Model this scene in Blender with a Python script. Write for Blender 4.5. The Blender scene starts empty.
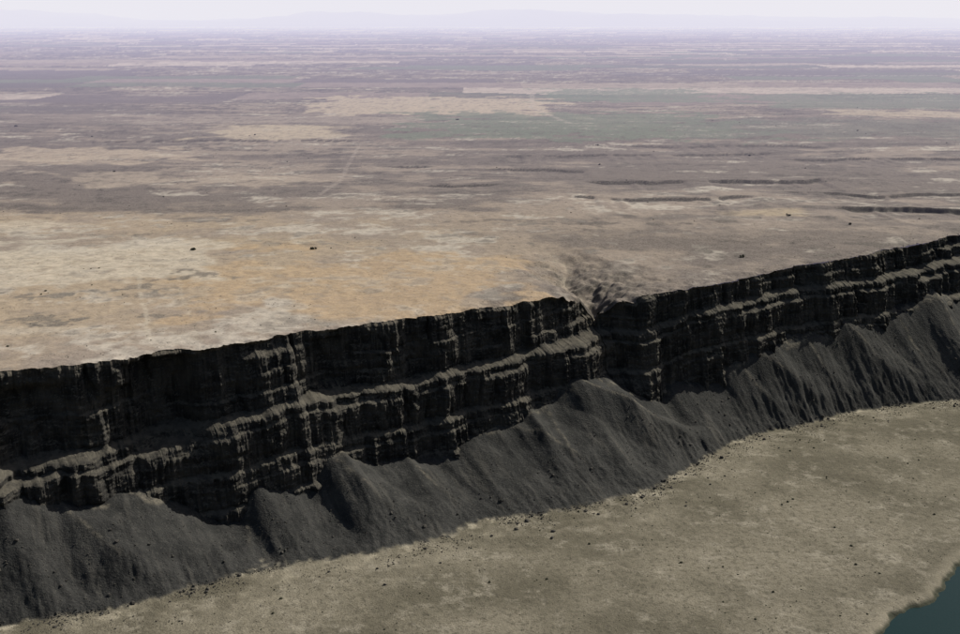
import bpy, math
import numpy as np
from mathutils import Vector

rng = np.random.default_rng(7)
A = math.radians(31)
CA, SA = math.cos(A), math.sin(A)
def xy_from_uv(u, v): return u*CA+v*SA, u*SA-v*CA
def uv_from_xy(x, y): return x*CA+y*SA, x*SA-y*CA

# ---------------------------------------------------------------- noise
_T = np.random.default_rng(99)
_P = _T.permutation(4096).astype(np.int32)
_ang = _T.random(4096)*2*math.pi
_GX, _GY, _RV = np.cos(_ang).astype(np.float32), np.sin(_ang).astype(np.float32), _T.random(4096)
def _hi(ix, iy, seed):
    return _P[(_P[(ix+seed*131) & 4095]+iy+seed*57) & 4095]
def _h(ix, iy, seed): return _RV[_hi(ix.astype(np.int32), iy.astype(np.int32), seed)]
def noise(x, y, seed=0):
    x, y = np.broadcast_arrays(np.asarray(x, float), np.asarray(y, float))
    fx0, fy0 = np.floor(x), np.floor(y)
    ix, iy = fx0.astype(np.int32), fy0.astype(np.int32)
    fx, fy = (x-fx0).astype(np.float32), (y-fy0).astype(np.float32)
    sx = fx*fx*(3-2*fx); sy = fy*fy*(3-2*fy)
    def g(dx, dy):
        h = _hi(ix+dx, iy+dy, seed)
        return _GX[h]*(fx-dx)+_GY[h]*(fy-dy)
    a = g(0,0); a += (g(1,0)-a)*sx
    b = g(0,1); b += (g(1,1)-b)*sx
    return (a+(b-a)*sy)*1.5
def fbm(x, y, seed=0, oct=4, gain=.5):
    s = 0; a = 1; t = 0
    for k in range(oct):
        s = s+a*noise(x*2**k+k*7.3, y*2**k+k*3.1, seed+k*17); t += a; a *= gain
    return s/t*1.3
def sm(a, b, x):
    t = np.clip((x-a)/(b-a), 0, 1); return t*t*(3-2*t)
def ip(pts, u):
    p = np.array(pts, float); return np.interp(u, p[:,0], p[:,1])
def smooth_ip(pts, u, w):
    p = np.array(pts, float); g = np.arange(p[0,0], p[-1,0], 2.0)
    f = sum(ip(pts, g+d*w) for d in (-1,-.5,0,.5,1))/5
    return np.interp(u, g, f)

# ---------------------------------------------------------------- mesh helper
def grid_mesh(name, X, Y, Z, mat, smooth=True, flip=False, attrs=None):
    nr, nc = X.shape
    co = np.stack([X, Y, Z], -1).reshape(-1, 3).astype(np.float32)
    idx = np.arange(nr*nc).reshape(nr, nc)
    a, b, c, d = idx[:-1,:-1], idx[:-1,1:], idx[1:,1:], idx[1:,:-1]
    q = np.stack([a, b, c, d] if not flip else [d, c, b, a], -1).reshape(-1, 4).astype(np.int32)
    return raw_mesh(name, co, q, mat, smooth, attrs)
def raw_mesh(name, co, faces, mat, smooth, attrs=None):
    k = faces.shape[1]
    me = bpy.data.meshes.new(name)
    me.vertices.add(len(co)); me.vertices.foreach_set("co", co.astype(np.float32).ravel())
    me.loops.add(faces.size); me.loops.foreach_set("vertex_index", faces.astype(np.int32).ravel())
    me.polygons.add(len(faces)); me.polygons.foreach_set("loop_start", np.arange(0, faces.size, k, dtype=np.int32))
    me.polygons.foreach_set("loop_total", np.full(len(faces), k, dtype=np.int32))
    me.polygons.foreach_set("use_smooth", np.full(len(faces), smooth, dtype=bool))
    me.update(calc_edges=True)
    if attrs:
        for n, v in attrs.items():
            if v.ndim >= 2 and v.shape[-1] == 3:
                at = me.attributes.new(n, 'FLOAT_COLOR', 'POINT')
                c4 = np.ones((len(co), 4), np.float32); c4[:,:3] = v.reshape(-1, 3)
                at.data.foreach_set("color", c4.ravel())
            else:
                at = me.attributes.new(n, 'FLOAT', 'POINT')
                at.data.foreach_set("value", v.astype(np.float32).ravel())
    me.materials.append(mat)
    o = bpy.data.objects.new(name, me); bpy.context.collection.objects.link(o)
    return o

# ---------------------------------------------------------------- terrain functions
RIM = [(-900,-905),(80,-911),(121,-908),(163,-899),(200,-893),(231,-895),(272,-896),(315,-894),(362,-900),(407,-897),(455,-897),(505,-893),(558,-892),
       (618,-897),(665,-903),(690,-899),(720,-886),(746,-882),(798,-880),(871,-888),(938,-890),(1010,-884),(1111,-893),(1179,-903),(1245,-911),(1389,-928),(1700,-905),(3600,-950)]
BASE = [(-900,-95),(60,-92),(104,-87),(145,-98),(175,-100),(212,-108),(243,-123),(284,-135),(292,-116),(338,-111),(365,-105),(412,-111),(452,-120),(472,-114),
        (535,-109),(602,-97),(637,-87),(673,-90),(712,-107),(731,-118),(745,-108),(777,-107),(832,-98),(859,-87),(918,-84),(994,-74),(1076,-74),(1143,-58),(1181,-68),(1300,-66),(3600,-76)]
FOOT = [(-900,-800),(52,-806),(89,-794),(128,-787),(159,-776),(211,-779),(265,-782),(326,-771),(366,-763),(417,-758),(463,-771),(514,-757),(552,-751),(596,-750),(644,-755),
        (713,-780),(777,-801),(819,-809),(872,-806),(949,-808),(1014,-796),(1085,-773),(1155,-748),(1300,-750),(3600,-790)]
LEDGE = [(-900,-70),(120,-70),(182,-69),(262,-63),(349,-54),(443,-55),(547,-50),(663,-45),(725,-46),(790,-33),(932,-28),(1094,-29),(1200,-25),(3600,-30)]
SHORE = [(-900,0),(300,-370),(603,-472),(637,-487),(676,-489),(740,-513),(900,-545),(1500,-575),(3600,-600)]
GU = 674.
def rim_v(u):
    r = smooth_ip(RIM, u, 10)
    r = r + 7*fbm(u/46, 3.3, 11, 4, .55) + 3.4*fbm(u/9, 1.7, 12, 4, .7)
    r -= 14*np.exp(-(np.abs(u-GU)/24)**1.6)
    r -= 9*np.exp(-((u-243)/20)**4)
    return r
SCARPS = [(150,640,1925,5,41,.0),(-120,60,1865,3.,40,.0),(-20,230,2080,3.0,48,-.05),(110,440,1722,3.5,42,.03),(480,1500,1640,7,43,-.06),(-200,-60,2130,2.5,44,.0),(20,620,2290,3,45,.1),(560,1700,2250,3.5,46,0),(-1700,-900,1800,3,47,.1),(450,1000,1800,3.5,49,-.15),(-900,-250,2560,3,37,.08),(260,760,2480,3,38,.0)]
def G(x, y):
    """plateau height"""
    u, v = uv_from_xy(x, y)
    d = -(v+898)
    z = 1.3*fbm(x/90, y/90, 5, 3)*sm(0, 60, d+30) + 7*fbm(x/900, y/900, 6, 2)*sm(150, 900, d)
    z = z + .5*fbm(x/14, y/14, 8, 2)*(1-sm(400, 900, d))
    z = z - (1-sm(-4, 16, d))*np.clip(.7+2.2*fbm(u/17, v/20, 55, 4, .65), 0, 4)
    z -= 7*sm(640, 705, u)*(1-sm(820, 1080, u))*(1-sm(60, 260, d))
    dd = np.clip(d, -30, 1e5)
    uc = GU + .40*np.clip(dd, 0, None) + 8*np.sin(dd/19)*sm(0, 20, dd) + 6*noise(dd/18, 0, 31)*sm(0, 15, dd)
    wdt = (20 + .02*np.clip(dd, 0, 150))*(1+.45*noise(u/12, v/12, 33))
    dep = 40*np.exp(-np.clip(dd+18, 0, None)/44)+ 9*(1-sm(110, 240, dd))
    z -= dep*np.exp(-(np.abs(u-uc)/wdt)**1.25)
    for (us, sl, L_) in [(18, 1.25, 90), (-12, -.25, 80), (30, .85, 130)]:
        uc2 = GU+sl*(dd-10)+7*noise(dd/12, us, 35)
        z -= 4*np.exp(-(np.abs(u-uc2)/7)**1.4)*sm(5, 20, dd)*(1-sm(L_*.4, L_, dd))
    b = 1-sm(.2, 1.2, np.sqrt(((u-725)/75)**2+((d-65)/105)**2)+.35*fbm(u/26, v/26, 34, 3))
    z -= 5*b
    z = z + 2.2*fbm(u/11, v/11, 36, 3)*b
    rock = np.zeros_like(z)
    for (x0, x1, yc, dp, sd, sl) in SCARPS:
        yy = yc+sl*(x-x0)+46*fbm(x/170, 0, sd, 5, .55)
        env = sm(x0, x0+60, x)*(1-sm(x1-60, x1, x))
        br = sm(-.55, .05, noise(x/80, 9, sd+3)+.45*noise(x/19, 2, sd+5))*env
        t = y-yy
        prof = sm(-260, -5, t)**2*(1-sm(0, 7, t))
        z -= dp*env*(.35+.65*br)*prof
        wv = 1+3.8*br*(.6+.8*np.abs(noise(x/40, 1, sd+8)))
        rock = np.maximum(rock, sm(.25, .7, br+.3*noise(x/9, y/9, sd))*sm(-wv-4, -wv, t)*(1-sm(wv, wv+5, t)))
    gr = np.exp(-(np.abs(u-uc)/5.)**2)*(1-sm(110, 230, dd))
    gs = np.exp(-(np.abs(u-uc)/wdt)**2)*(1-sm(60, 160, dd))
    return z, rock, gr, b, gs

ucols = np.concatenate([np.arange(-600, 60, 6.0), np.arange(60, 1260, 1.0), np.arange(1260, 2000, 5.0), np.arange(2000, 3400, 14.0)])
rv = rim_v(ucols)
rx, ry = xy_from_uv(ucols, rv)
rz = G(rx, ry)[0]

# ---------------------------------------------------------------- cliff
NZ = 215
s = np.linspace(0, 1, NZ)[:, None]
U = np.broadcast_to(ucols[None, :], (NZ, len(ucols)))
ZT = np.broadcast_to(rz[None, :], U.shape)
Z = ZT + s*(-152-ZT)
led = smooth_ip(LEDGE, U, 14) + 2.2*fbm(U/60, 0, 51, 3) + .8*fbm(U/9, 2, 52, 2)
#          offset, width, height-thickness, width variation
benches = [(0, 12, 6.0, .5), (-9, 4.0, 3.0, 1.4), (-37, 6.5, 5.0, 1.0), (-46, 2.5, 2.5, 1.4), (-64, 4.0, 3.5, 1.4), (14, 2.6, 2.4, 1.6), (30, 1.6, 2.0, 1.8)]
def profile(Zq):
    D = .08*(ZT-Zq)
    tier = np.zeros(Zq.shape, np.float32); bm = np.zeros(Zq.shape, np.float32)
    for k, (off, wd, th, va) in enumerate(benches):
        zb = led+off+2.4*fbm(U/34, Zq/60+k*3.1, 60+k, 5, .62)
        wv = wd*np.clip(1+va*1.5*fbm(U/45, k*5.3, 80+k, 3), .05, 2.2)
        stp = sm(0, 1, (zb+th/2-Zq)/th)
        D = D + wv*stp
        bm = np.maximum(bm, 4*stp*(1-stp)*min(1, wd/6))
        if k in (0, 2): tier = tier+stp
    return D, tier, bm
D, tier, bm = profile(Z)
bzc = smooth_ip(BASE, U[0], 8)
ratio = np.array([np.interp(-bzc[i], -Z[:,i], D[:,i]) for i in range(D.shape[1])])
want = np.clip(-859-smooth_ip(RIM, U[0], 10), 12, 60)
ratio = np.clip(want/ratio, .5, 1.9)
kk = np.exp(-(np.arange(-12, 13)/6.)**2); kk /= kk.sum()
ratio = np.convolve(np.pad(ratio, 12, 'edge'), kk, 'valid')
D = D*ratio[None, :]
top_gap = sm(0, 3.0, ZT-Z)
WU_ = U + 3.5*noise(U/22, Z/30, 90) + 1.4*noise(U/6, Z/9, 91)
def ribs(seed):
    n_a = noise(WU_/13, Z/110, seed+3)
    r = 3.6*(np.sqrt(n_a*n_a+.004)-.25)
    r = r + 1.7*(np.abs(noise(WU_/4.8, Z/45, seed+5))-.25)
    crack = sm(.36, .62, noise(WU_/8.5, Z/60, seed+9))
    return r - 4.0*crack
R = .4*ribs(100)
for k in range(3):
    wgt = np.clip(1-np.abs(tier-k), 0, 1)
    R = R + .75*wgt*ribs(120+13*k)
zs = Z-led
R = R*(1-.7*bm)
R = R + 5*fbm(WU_/32, Z/200, 206, 2) + 8*fbm(U/85, Z/300, 201, 2) + 3.0*fbm(U/11, Z/11, 202, 5, .65)
R = R + .8*noise(U/90, zs/4.4, 203) + .5*noise(U/50, zs/1.9, 204)
Vc = rv[None, :] + D + R*top_gap
Vc -= 15*np.exp(-((U-240)/27)**4)*sm(3, 8, ZT-Z)*(1-sm(66, 84, ZT-Z))
Vc -= 7*np.exp(-((U-205)/12)**4)*sm(20, 26, ZT-Z)*(1-sm(80, 95, ZT-Z))
Vc += 9*np.exp(-((U-270)/26)**4)*sm(58, 70, -Z)
Vc += 8*np.exp(-((U-335)/28)**4)*sm(8, 14, ZT-Z)
Vc -= 8*np.exp(-((U-385)/14)**4)*sm(6, 10, ZT-Z)*(1-sm(44, 52, ZT-Z))
Vc -= 8*np.exp(-((U-140)/25)**4)*sm(10, 20, ZT-Z)
Vc -= 10*np.exp(-((U-696)/18)**2)*(1-sm(85, 105, -Z))
Vc += 6*np.exp(-((U-641)/25)**4)*sm(40, 50, -Z)
X, Y = xy_from_uv(U, Vc)

# ---------------------------------------------------------------- materials
def new_mat(name):
    m = bpy.data.materials.new(name); m.use_nodes = True
    nt = m.node_tree; nt.nodes.clear()
    out = nt.nodes.new("ShaderNodeOutputMaterial"); bs = nt.nodes.new("ShaderNodeBsdfPrincipled")
    bs.inputs["Roughness"].default_value = .95; bs.inputs["Specular IOR Level"].default_value = .1
    nt.links.new(bs.outputs[0], out.inputs[0])
    return m, nt, bs, out
class N:
    def __init__(s, nt): s.nt = nt; s.co = nt.nodes.new("ShaderNodeNewGeometry").outputs["Position"]
    def L(s, a, b): s.nt.links.new(a, b)
    def _set(s, inp, v):
        if hasattr(v, "node"): s.L(v, inp)
        else: inp.default_value = v
    def noise(s, scale, det=5, rough=.55, stretch=None, dist=0):
        n = s.nt.nodes.new("ShaderNodeTexNoise"); n.inputs["Scale"].default_value = scale
        n.inputs["Detail"].default_value = det; n.inputs["Roughness"].default_value = rough; n.inputs["Distortion"].default_value = dist
        c = s.co
        if stretch:
            mp = s.nt.nodes.new("ShaderNodeMapping"); mp.vector_type = 'POINT'
            mp.inputs["Scale"].default_value = stretch[:3]
            if len(stretch) > 3: mp.inputs["Rotation"].default_value = (0, 0, stretch[3])
            s.L(c, mp.inputs[0]); c = mp.outputs[0]
        s.L(c, n.inputs["Vector"]); return n.outputs["Fac"]
    def voro(s, scale, feature='F1'):
        n = s.nt.nodes.new("ShaderNodeTexVoronoi"); n.inputs["Scale"].default_value = scale; n.feature = feature
        s.L(s.co, n.inputs["Vector"]); return n.outputs["Distance"], n.outputs["Color"]
    def ramp(s, fac, a, b, lo=0., hi=1.):
        n = s.nt.nodes.new("ShaderNodeMapRange"); s.L(fac, n.inputs[0]); n.interpolation_type = 'SMOOTHSTEP'
        for i, v in zip((1,2,3,4), (a, b, lo, hi)): n.inputs[i].default_value = v
        return n.outputs[0]
    def mix(s, fac, a, b, mode='MIX'):
        n = s.nt.nodes.new("ShaderNodeMix"); n.data_type = 'RGBA'; n.blend_type = mode
        s._set(n.inputs[0], fac)
        for i, v in ((6, a), (7, b)):
            if not hasattr(v, "node"): v = (*v, 1) if len(v) == 3 else v
            s._set(n.inputs[i], v)
        return n.outputs[2]
    def math(s, op, a, b=0.):
        n = s.nt.nodes.new("ShaderNodeMath"); n.operation = op; s._set(n.inputs[0], a); s._set(n.inputs[1], b); return n.outputs[0]
    def attr(s, name, out="Fac"):
        n = s.nt.nodes.new("ShaderNodeAttribute"); n.attribute_name = name; return n.outputs[out]
    def sep(s, v, k):
        n = s.nt.nodes.new("ShaderNodeSeparateXYZ"); s.L(v, n.inputs[0]); return n.outputs[k]
    def bump(s, bs, h, dist, strength=1.):
        n = s.nt.nodes.new("ShaderNodeBump"); n.inputs["Distance"].default_value = dist; n.inputs["Strength"].default_value = strength
        s.L(h, n.inputs["Height"]); s.L(n.outputs[0], bs.inputs["Normal"])

m_cliff, nt, bs, _ = new_mat("basalt"); n = N(nt)
geo = nt.nodes.new("ShaderNodeNewGeometry")
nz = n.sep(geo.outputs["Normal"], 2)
base = n.mix(n.ramp(n.noise(.05, 5, .65), .35, .65), (.022,.022,.022), (.070,.065,.058))
streak = n.ramp(n.noise(.45, 4, .65, (1,1,.05)), .48, .70)
base = n.mix(n.math('MULTIPLY', streak, n.ramp(n.noise(.02, 3), .4, .6, .2, .6)), base, (.115,.106,.092))
base = n.mix(n.math('MULTIPLY', n.attr("bench"), n.ramp(n.noise(.15, 4, .7), .36, .60, .1, .85)), base, (.15,.135,.108))
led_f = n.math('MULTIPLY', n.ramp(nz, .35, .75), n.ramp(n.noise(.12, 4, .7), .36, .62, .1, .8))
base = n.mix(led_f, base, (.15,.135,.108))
base = n.mix(n.math('MULTIPLY', n.attr("cap"), n.ramp(n.noise(.1, 4, .7), .4, .6, .1, .8)), base, (.15,.128,.10))
n.L(base, bs.inputs["Base Color"])
n.bump(bs, n.noise(.9, 5, .75, (1,1,.5)), 1.6, .9)
cap = (1-sm(1.5, 4.5, ZT-Z))
gsl = np.exp(-((U-GU)/22)**2)*(1-sm(70, 95, -Z))*.7
grid_mesh("basalt_cliff", X, Y, Z, m_cliff, smooth=False, flip=True, attrs={"cap": np.maximum(cap, gsl), "bench": bm*bm})

# ---------------------------------------------------------------- plateau
q = np.concatenate([np.linspace(1, .982, 14)[:-1], np.linspace(.982, .50, 270)[:-1], np.linspace(.50, .0175, 230)])[:, None]
w = 1/q-1
rvs = smooth_ip(RIM, ucols, 10); sx_, sy_ = xy_from_uv(ucols, rvs)
k = np.exp(-w*40)
PX = (sx_[None,:])*(1+w) + (rx-sx_)[None,:]*k
PY = (sy_[None,:]+0)*(1+w) + (ry-sy_)[None,:]*k
PZ, rock, gr, bas, gs = G(PX, PY)
PZ[0] = rz
def C(*c): return np.array(c, np.float32)
sand = C(.41,.315,.215); pink = C(.27,.218,.182); pale = C(.56,.50,.425); scrub = C(.108,.089,.086); dark = C(.040,.034,.035)
def lerp(a, b, t):
    t = t[..., None].astype(np.float32); return a*(1-t)+b*t
n1 = fbm(PX/260, PY/260, 301, 5, .6); n2 = fbm(PX/75, PY/75, 302, 5, .62); n3 = fbm(PX/800, PY/420, 303, 4, .55); n4 = fbm(PX/24, PY/24, 304, 3, .65)
n5 = fbm(PX/240, PY/70, 305, 5, .62)
col = np.broadcast_to(pink, PX.shape+(3,)).copy()
left = sm(420, -250, PX+190*n1)*(1-sm(1350, 1900, PY+300*n3))
right = sm(-100, 500, PX)*(1-sm(1500, 2600, PY))
far = sm(1300, 1800, PY)
col = lerp(col, sand, left*sm(-.35, .35, n1+.3*n2+.15)*.85)
wsc = sm(-.12, .28, n1*.4+n2*.5+n3*.5+.5*n5*far+.22*far-.26*left+.14*right)
col = lerp(col, scrub, wsc*.85)
col = lerp(col, pale, sm(.12, .40, n2*.6-n1*.4+n4*.3-.4*n5*far+.12*left-.03*far)*.7)
col = lerp(col, dark, sm(.14, .38, n4*.5+n2*.35+n5*.5+.07*far)*.75*(1-.4*left))
rowi = np.floor((PY+60*fbm(PX/1500, 0, 400, 2))/330)
h1 = _h(rowi, rowi*0+3, 9)
cw = 600+1500*h1
coli = np.floor((PX+_h(rowi, rowi*0+7, 5)*3000)/cw)
hc = _h(rowi, coli, 21); hd = _h(coli, rowi, 77)
pal = np.stack([C(.36,.29,.25), C(.27,.21,.20), C(.11,.09,.10), C(.095,.11,.09), C(.52,.43,.38), C(.09,.08,.088), C(.12,.15,.11)])
fc = pal[(hc*7).astype(int).clip(0, 6)]
use = sm(3000, 4600, PY+1300*n3)*np.where(hd > .36, 1, .0)
col = lerp(col, lerp(fc, np.broadcast_to(scrub, fc.shape), sm(-.2, .5, n2)*.45), use*.9)
def field(x0, x1, y0, y1, c, a, rag=30, sk=0):
    global col
    ex = rag*1.4*fbm(PX/110, PY/110, int(abs(x0)+y0) % 97, 4, .6)
    yy = PY+sk*(PX-x0)
    e = np.minimum(np.minimum(PX-x0, x1-PX), np.minimum(yy-y0, y1-yy)*1.0)+ex
    col = lerp(col, np.broadcast_to(C(*c), col.shape), sm(-12, 25, e)*a*(1-.5*sm(-.1, .5, n4+n2*.5)))
field(-520, 210, 3330, 4080, (.47,.38,.29), .95, 160, .1)
field(-140, 640, 2640, 3400, (.115,.155,.110), .85, 220, .05)
field(240, 830, 3900, 4560, (.12,.165,.115), .8, 150)
field(900, 1750, 3500, 4300, (.115,.15,.11), .8, 120)
field(500, 1700, 2650, 3100, (.11,.125,.105), .6, 200)
field(-1000, -590, 2170, 2430, (.45,.36,.28), .8, 90)
field(-640, -330, 2620, 2960, (.48,.39,.29), .9, 60, .1)
field(-760, -300, 1880, 2010, (.42,.34,.27), .6, 90)
field(-900, -150, 3000, 3250, (.33,.27,.23), .6, 90)
field(330, 440, 1560, 1610, (.42,.33,.22), .8, 30)
field(1000, 1900, 3150, 3420, (.46,.37,.28), .8, 90)
field(-260, 20, 1040, 1330, (.45,.315,.185), .75, 110, .3)
field(-600, -250, 1180, 1400, (.60,.53,.43), .65, 90, .2)
field(-1200, -500, 1470, 1530, (.56,.48,.38), .7, 50, .0)
field(-460, -330, 935, 980, (.56,.50,.42), .6, 30, .0)
for (bx_, by_, r_) in [(-395,1000,16),(-330,1130,14),(-300,1180,18),(-420,1090,12),(-365,985,10),(-285,1010,10)]:
    e = 1-np.hypot((PX-bx_)/2.1, PY-by_)/r_ + 2.0*n4+1.2*n2
    col = lerp(col, np.broadcast_to(C(.12,.105,.09), col.shape), sm(0, .6, e)*.75)
def track(pts, wd, c, a):
    global col
    dmin = np.full(PX.shape, 1e9)
    wx_ = PX+5*n2
    for (ax, ay), (bx, by) in zip(pts[:-1], pts[1:]):
        t = np.clip(((wx_-ax)*(bx-ax)+(PY-ay)*(by-ay))/((bx-ax)**2+(by-ay)**2), 0, 1)
        dmin = np.minimum(dmin, np.hypot(wx_-ax-t*(bx-ax), PY-ay-t*(by-ay)))
    col = lerp(col, np.broadcast_to(C(*c), col.shape), (1-sm(wd*.4, wd, dmin))*a*sm(-.5, .1, n4+n2*.4))
track([(-425,1400),(-340,1130),(-275,930)], 3.0, (.55,.48,.38), .45)
track([(-385,1400),(-300,1130),(-235,930)], 2.5, (.55,.48,.38), .25)
track([(-250,1700),(-235,1950),(-260,2500)], 5, (.48,.41,.36), .3)
track([(190,4300),(160,3600),(230,3000)], 12, (.48,.41,.36), .4)
track([(-1500,6000),(2500,5600)], 30, (.46,.39,.36), .5)
# gully floor and banks
col = lerp(col, np.broadcast_to(C(.22,.182,.145), col.shape), bas*.6)
col = lerp(col, np.broadcast_to(C(.07,.06,.052), col.shape), np.clip((bas*.9+gs)*sm(-.05, .3, n4+.5*n2), 0, 1)*.8)
col = lerp(col, np.broadcast_to(C(.40,.34,.265), col.shape), np.clip(gr*sm(-.5,.1,n4)*.8, 0, 1))
col = lerp(col, np.broadcast_to(C(.022,.018,.02), col.shape), np.clip(rock*1.5, 0, 1))
m_plat, nt, bs, _ = new_mat("dry_steppe"); n = N(nt)
c = n.attr("ground_color", "Color")
c = n.mix(n.ramp(n.noise(.09, 6, .72), .35, .68, .0, .65), c, n.mix(.55, c, (.055,.047,.045)))
spk = n.ramp(n.voro(.16)[0], .10, .24, 1, 0)
spk = n.math('MULTIPLY', spk, n.ramp(n.noise(.018, 3, .6), .42, .60))
c = n.mix(n.math('MULTIPLY', spk, .7), c, (.045,.04,.032))
c = n.mix(n.ramp(n.noise(.5, 3, .7), .3, .7, 0, .3), c, (.48,.42,.35))
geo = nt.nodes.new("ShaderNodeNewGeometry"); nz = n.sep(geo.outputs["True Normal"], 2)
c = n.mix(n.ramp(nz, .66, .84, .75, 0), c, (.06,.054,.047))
n.L(c, bs.inputs["Base Color"])
n.bump(bs, n.noise(.12, 6, .7), 2.0, .6)
grid_mesh("plateau_ground", PX, PY, PZ, m_plat, smooth=True, flip=False, attrs={"ground_color": col})

# ---------------------------------------------------------------- talus + valley floor
fcols = np.concatenate([np.arange(-1500, 0, 30.0), np.arange(0, 1240, 1.1), np.arange(1240, 2000, 7.0), np.arange(2000, 4000, 50.0)])
frows = np.concatenate([np.arange(-893, -740, 1.0), np.arange(-740, -430, 1.8), -430+np.cumsum(np.linspace(2, 160, 60))])
FU, FV = np.meshgrid(fcols, frows)
SPURS = [(640,752,12,34),(366,408,10,28),(292,266,7,24),(150,198,9,28),(545,620,7,34),(832,860,7,26),(862,925,9,28),(995,1040,9,30),(1143,1120,9,26),(60,80,7,24),(440,458,6,20),(1076,1074,5,20),(590,570,4,26),(930,955,5,20)]
def spur_u(ut, uf, V, t): return ut+(uf-ut)*np.clip(1-t, -.2, 1.2)+2.5*noise(V/14, 3, ut % 91)
def floor_z(U, V):
    foot = smooth_ip(FOOT, U, 9) + 4*fbm(U/16, 0, 501, 4) + 2.0*fbm(U/5, V/8, 505, 3)
    bz = smooth_ip(BASE, U, 5)
    hgt = 150+bz
    run = foot+858
    t = (foot-V)/run
    t = np.where(t > 1, 1+(t-1)*.55, t)
    amp = sm(0, .35, t)
    pu = U + 5*noise(U/40, V/60, 511)
    r1 = noise(pu/62, V/260, 512)
    ril = 6.5*(-np.sqrt(r1*r1+.012)*2+.58) + 1.1*(-np.sqrt(noise(pu/19, V/120, 513)**2+.006)*2+.5) + .2*noise(pu/3.6, V/45, 514)
    zt = hgt*(t*.84+.16*t*np.clip(t, 0, 1.4)) + ril*amp
    for (ut, uf, hh_, wd) in SPURS:
        uc = spur_u(ut, uf, V, t)
        x_ = (U-uc)/(wd*(1.3-.3*t))
        zt = zt + hh_*np.clip(1.08-np.sqrt(x_*x_+.008), 0, 1)*sm(0, .5, t)*(1-.35*sm(.8, 1.1, t))
    zt = zt + .40*fbm(U/4, V/4, 515, 3)*sm(0, .1, t)
    flat = .8*fbm(U/60, V/60, 520, 3) + .3*fbm(U/7, V/7, 521, 2)
    kk = 2.2
    a, b = zt, flat
    hh = np.clip(.5+.5*(a-b)/kk, 0, 1)
    z = b*(1-hh)+a*hh+kk*hh*(1-hh)*.5
    mask = sm(-.6, 1.6, zt-flat+1.7*fbm(U/6, V/6, 530, 3))
    sh = ip(SHORE, U)+7*fbm(U/35, 0, 540, 4)+1.5*noise(U/6, V/6, 541)
    sd = V-sh
    z = z - 5.5*sm(-7, 9, sd)-2*sm(9, 60, sd)
    return -150+z, mask, sd, t
FZ, tmask, sd, tt = floor_z(FU, FV)
FX, FY = xy_from_uv(FU, FV)
m_floor, nt, bs, _ = new_mat("valley_soil_and_talus"); n = N(nt)
soil = n.mix(n.ramp(n.noise(.010, 6, .62), .38, .62), (.130,.116,.084), (.225,.200,.150))
soil = n.mix(n.math('MULTIPLY', n.ramp(n.noise(.05, 6, .72), .50, .68), .7), soil, (.34,.305,.24))
soil = n.mix(n.math('MULTIPLY', n.ramp(n.noise(.22, 5, .75), .47, .64), .65), soil, (.082,.073,.053))
soil = n.mix(n.math('MULTIPLY', n.ramp(n.voro(.55)[0], .15, .36, 1, 0), n.ramp(n.noise(.04, 4, .6), .4, .6, .15, .6)), soil, (.055,.05,.036))
soil = n.mix(n.math('MULTIPLY', n.attr("toe"), n.ramp(n.noise(.11, 5, .72), .44, .62)), soil, (.40,.355,.27))
tal = n.mix(n.ramp(n.noise(.05, 4, .6), .35, .65), (.030,.030,.029), (.052,.051,.048))
tal = n.mix(n.ramp(n.noise(.9, 4, .75), .48, .78, 0, .45), tal, (.10,.095,.086))
tal = n.mix(n.ramp(n.attr("streak"), .15, .7, 0, .38), tal, (.105,.098,.085))
vc = n.voro(.8)[1]
tal = n.mix(n.ramp(n.sep(vc, 0), .86, .96, 0, .25), tal, (.12,.115,.10))
tal = n.mix(n.math('MULTIPLY', n.attr("crest"), n.ramp(n.noise(.15, 4, .7), .42, .62, .1, .85)), tal, (.18,.16,.125))
cc = n.mix(n.attr("talus"), soil, tal)
shd = n.attr("shore")
cc = n.mix(n.ramp(shd, -16, -6, 0, .5), cc, (.27,.24,.18))
cc = n.mix(n.ramp(shd, -4, 0, 0, .9), cc, (.04,.045,.03))
n.L(cc, bs.inputs["Base Color"])
hb = n.math('ADD', n.noise(.5, 6, .75), n.math('MULTIPLY', n.voro(.7)[0], .35))
n.bump(bs, hb, 1.3, .65)
crest = np.zeros_like(FU)
for (ut, uf, hh_, wd) in SPURS:
    uc = spur_u(ut, uf, FV, tt)
    crest = np.maximum(crest, np.exp(-((FU-uc)/2.0)**2)*sm(.25, .8, tt)*.8)
crest = np.maximum(crest, sm(.93, 1.0, tt)*sm(.05, .4, fbm(FU/25, FV/30, 601, 3)))
pu = FU + 5*noise(FU/40, FV/60, 511)
streak = fbm(pu/5, FV/60, 620, 3, .6)+.6*fbm(FU/30, FV/50, 621, 2)
toe = np.exp(-np.clip(FV-smooth_ip(FOOT, FU, 9), 0, None)/28)*sm(-.3, .4, fbm(FU/50, FV/20, 630, 4))
grid_mesh("valley_floor_ground", FX, FY, FZ, m_floor, smooth=True, flip=True, attrs={"talus": tmask, "shore": sd, "crest": crest, "streak": streak, "toe": toe})

# water
m_w, nt, bs, _ = new_mat("lake_water"); n = N(nt)
bs.inputs["Base Color"].default_value = (.003,.022,.021,1); bs.inputs["Roughness"].default_value = .2
bs.inputs["Specular IOR Level"].default_value = .12
n.bump(bs, n.noise(.6, 4, .6), .15, .5)
su = np.linspace(-1400, 3900, 60); sv = np.linspace(0, 4400, 30)
WU, WV = np.meshgrid(su, sv); WV = ip(SHORE, WU)-6+WV
wx, wy = xy_from_uv(WU, WV)
grid_mesh("lake_water", wx, wy, np.full(wx.shape, -152.6), m_w, smooth=True, flip=True)

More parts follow.
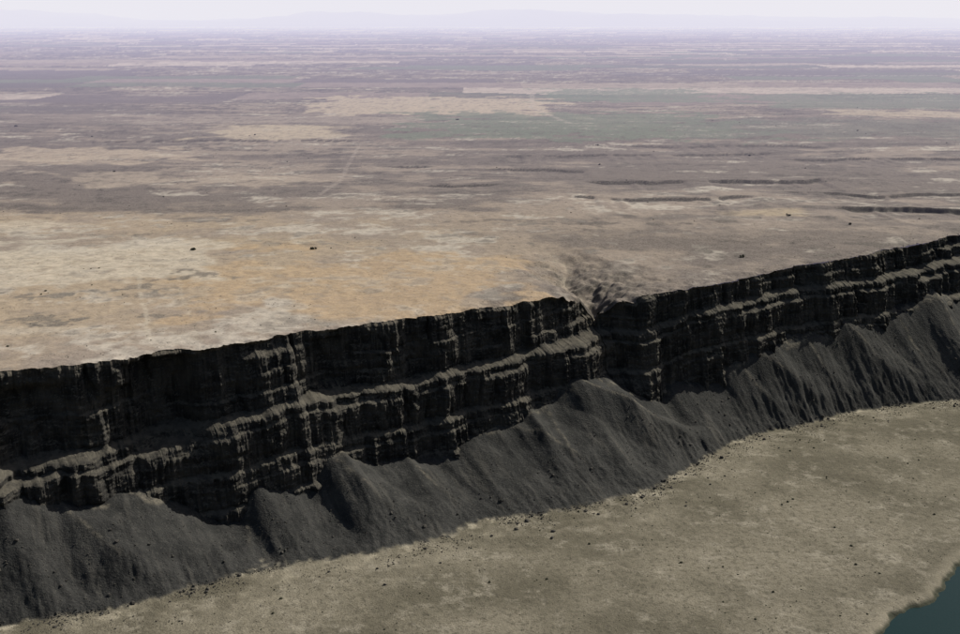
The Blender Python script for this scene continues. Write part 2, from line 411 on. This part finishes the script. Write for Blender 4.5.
# ---------------------------------------------------------------- scattered blobs
t_ = (1+5**.5)/2
ico = np.array([(-1,t_,0),(1,t_,0),(-1,-t_,0),(1,-t_,0),(0,-1,t_),(0,1,t_),(0,-1,-t_),(0,1,-t_),(t_,0,-1),(t_,0,1),(-t_,0,-1),(-t_,0,1)])/math.hypot(1,t_)
icf = np.array([(0,11,5),(0,5,1),(0,1,7),(0,7,10),(0,10,11),(1,5,9),(5,11,4),(11,10,2),(10,7,6),(7,1,8),(3,9,4),(3,4,2),(3,2,6),(3,6,8),(3,8,9),(4,9,5),(2,4,11),(6,2,10),(8,6,7),(9,8,1)])
def scatter(name, x, y, z, r, mat, flat=.7, jit=.35):
    m = len(x)
    v = ico[None]*(1+jit*rng.uniform(-1, 1, (m, 12, 1)))
    a = rng.uniform(0, 6.28, m); ca, sa = np.cos(a)[:,None], np.sin(a)[:,None]
    vx, vy = v[...,0]*ca-v[...,1]*sa, v[...,0]*sa+v[...,1]*ca
    co = np.stack([x[:,None]+vx*r[:,None], y[:,None]+vy*r[:,None], z[:,None]+(v[...,2]*flat+flat*.45)*r[:,None]], -1).reshape(-1,3)
    fc = (icf[None]+(np.arange(m)*12)[:,None,None]).reshape(-1,3)
    raw_mesh(name, co, fc, mat, False)
m_rock, nt, bs, _ = new_mat("boulder_basalt"); n = N(nt)
n.L(n.mix(n.noise(.4, 4), (.03,.028,.027), (.12,.11,.095)), bs.inputs["Base Color"])
m_sh, nt, bs, _ = new_mat("sagebrush_leaves"); n = N(nt)
n.L(n.mix(n.noise(.5, 4), (.03,.032,.02), (.08,.078,.052)), bs.inputs["Base Color"])
M = 12000
bu = rng.uniform(20, 1230, M); ft = smooth_ip(FOOT, bu, 9)
bv = ft + np.where(rng.random(M) < .65, rng.exponential(12, M)-3, -rng.uniform(0, 70, M))
bz, bm_, _, _ = floor_z(bu, bv)
cl = fbm(bu/30, bv/30, 700, 3) > -.1
bx, by = xy_from_uv(bu, bv)
br = np.clip(.28*rng.pareto(3.0, M)+.28, .28, 1.9)
scatter("talus_boulders", bx[cl], by[cl], bz[cl], br[cl], m_rock, .75)
M = 8000
bu = rng.uniform(20, 1230, M); bv = rng.uniform(-800, -440, M)
bz, bm_, bsd, _ = floor_z(bu, bv)
cl = (bm_ < .2) & (bsd < -3) & (fbm(bu/50, bv/50, 701, 4)+rng.uniform(-.5,.5,M) > .1)
bx, by = xy_from_uv(bu, bv); br = np.clip(.28*rng.pareto(3.2, M)+.25, .25, 1.2)
scatter("sagebrush", bx[cl], by[cl], bz[cl], br[cl], m_sh, .7)
M = 5000
d = 15+2300*rng.random(M)**1.5; bu = rng.uniform(-100, 1500, M)
vx_, vy_ = xy_from_uv(bu, smooth_ip(RIM, bu, 10)-4)
kf = 1+d/1100
bx, by = vx_*kf, vy_*kf
cl = fbm(bx/120, by/120, 702, 4)+rng.uniform(-.4,.4,M) > .1
bz = G(bx, by)[0]; br = np.clip(.28*rng.pareto(3.2, M)+.28, .28, 1.2)*(1+d/2500)
scatter("sagebrush", bx[cl], by[cl], bz[cl], br[cl], m_sh, .6)
bx = np.array([-333.,-335,-195,-640,300,480,-520,-1150,540,220,905,-60,420,250]); by = np.array([1325.,1327,1322,2030,1300,1490,2700,2900,2330,2150,2800,3100,1560,2480])
nb = len(bx)
bx = (bx[:,None]+rng.normal(0,1.6,(nb,5))).ravel(); by = (by[:,None]+rng.normal(0,2.2,(nb,5))).ravel()
scatter("juniper_shrubs", bx, by, G(bx,by)[0]+.5, rng.uniform(.8,1.7,len(bx))*np.maximum(1,by/2300), m_sh, .95)

# ---------------------------------------------------------------- distant mountains
mx = np.linspace(-45000, 45000, 900)
m_m, nt, bs, _ = new_mat("mountain_slopes"); n = N(nt)
n.L(n.mix(n.noise(.0004, 6), (.02,.02,.035), (.06,.055,.07)), bs.inputs["Base Color"])
MYr = np.linspace(46000, 60000, 40); MX, MY = np.meshgrid(mx, MYr)
env = 200+560*np.exp(-((MX+21500)/4500)**2)+480*np.exp(-((MX-3500)/7500)**2)+260*np.exp(-((MX+7000)/3500)**2)+150*np.exp(-((MX-17000)/5000)**2)
prof = np.sin(np.clip((MY-46000)/14000, 0, 1)*math.pi)
MZ = env*prof*(1+.35*fbm(MX/5000, MY/5000, 801, 5))+160*fbm(MX/2600, MY/2600, 802, 5)*prof-20
grid_mesh("distant_mountains", MX, MY, MZ, m_m, smooth=True, flip=False)

# ---------------------------------------------------------------- haze (absorbing box whose own glow imitates air-light)
m_h = bpy.data.materials.new("haze_glow"); m_h.use_nodes = True; nt = m_h.node_tree; nt.nodes.clear()
try: m_h.cycles.homogeneous_volume = True
except Exception: pass
out = nt.nodes.new("ShaderNodeOutputMaterial"); ab = nt.nodes.new("ShaderNodeVolumeAbsorption"); em = nt.nodes.new("ShaderNodeEmission"); ad = nt.nodes.new("ShaderNodeAddShader")
SIG = 1/13500          # blue air-light thickens faster than red
sr, sg, sb = .60, .58, .95
ab.inputs[0].default_value = (1-sr, 1-sg, 1-sb, 1); ab.inputs[1].default_value = SIG
em.inputs[0].default_value = (.87*sr, .86*sg, .89*sb, 1); em.inputs[1].default_value = SIG  # emission stands in for light that hazy air would scatter
nt.links.new(ab.outputs[0], ad.inputs[0]); nt.links.new(em.outputs[0], ad.inputs[1]); nt.links.new(ad.outputs[0], out.inputs["Volume"])
L = 66000.
co = np.array([(x,y,z) for x in (-L,L) for y in (1400.,L) for z in (-320.,1700.)])
fq = np.array([(0,1,3,2),(4,6,7,5),(0,4,5,1),(2,3,7,6),(0,2,6,4),(1,5,7,3)])
raw_mesh("glowing_haze", co, fq, m_h, False)

# ---------------------------------------------------------------- light, sky, camera
el, az = math.radians(41), math.radians(51)
w_ = bpy.data.worlds.new("World"); bpy.context.scene.world = w_; w_.use_nodes = True
nt = w_.node_tree; bg = nt.nodes["Background"]; sky = nt.nodes.new("ShaderNodeTexSky"); sky.sky_type = 'NISHITA'; sky.sun_disc = False
sky.sun_elevation = el; sky.sun_rotation = az; sky.dust_density = 2.5
nt.links.new(sky.outputs[0], bg.inputs[0]); bg.inputs[1].default_value = .055
sl = bpy.data.lights.new("sun", 'SUN'); sl.energy = 5.0; sl.angle = math.radians(.5); sl.color = (1,.96,.90)
so = bpy.data.objects.new("sun", sl); bpy.context.collection.objects.link(so)
so.rotation_euler = Vector((math.sin(az)*math.cos(el), math.cos(az)*math.cos(el), math.sin(el))).to_track_quat('Z','Y').to_euler()
cam = bpy.data.cameras.new("camera"); cam.lens = 36*1159/960; cam.clip_start = 1; cam.clip_end = 200000
co_ = bpy.data.objects.new("camera", cam); bpy.context.collection.objects.link(co_)
co_.location = (0,0,258); co_.rotation_euler = (math.radians(90)-math.atan(297/1159), 0, 0)
sc = bpy.context.scene; sc.camera = co_
sc.view_settings.view_transform = 'Standard'; sc.view_settings.look = 'None'; sc.view_settings.exposure = 0
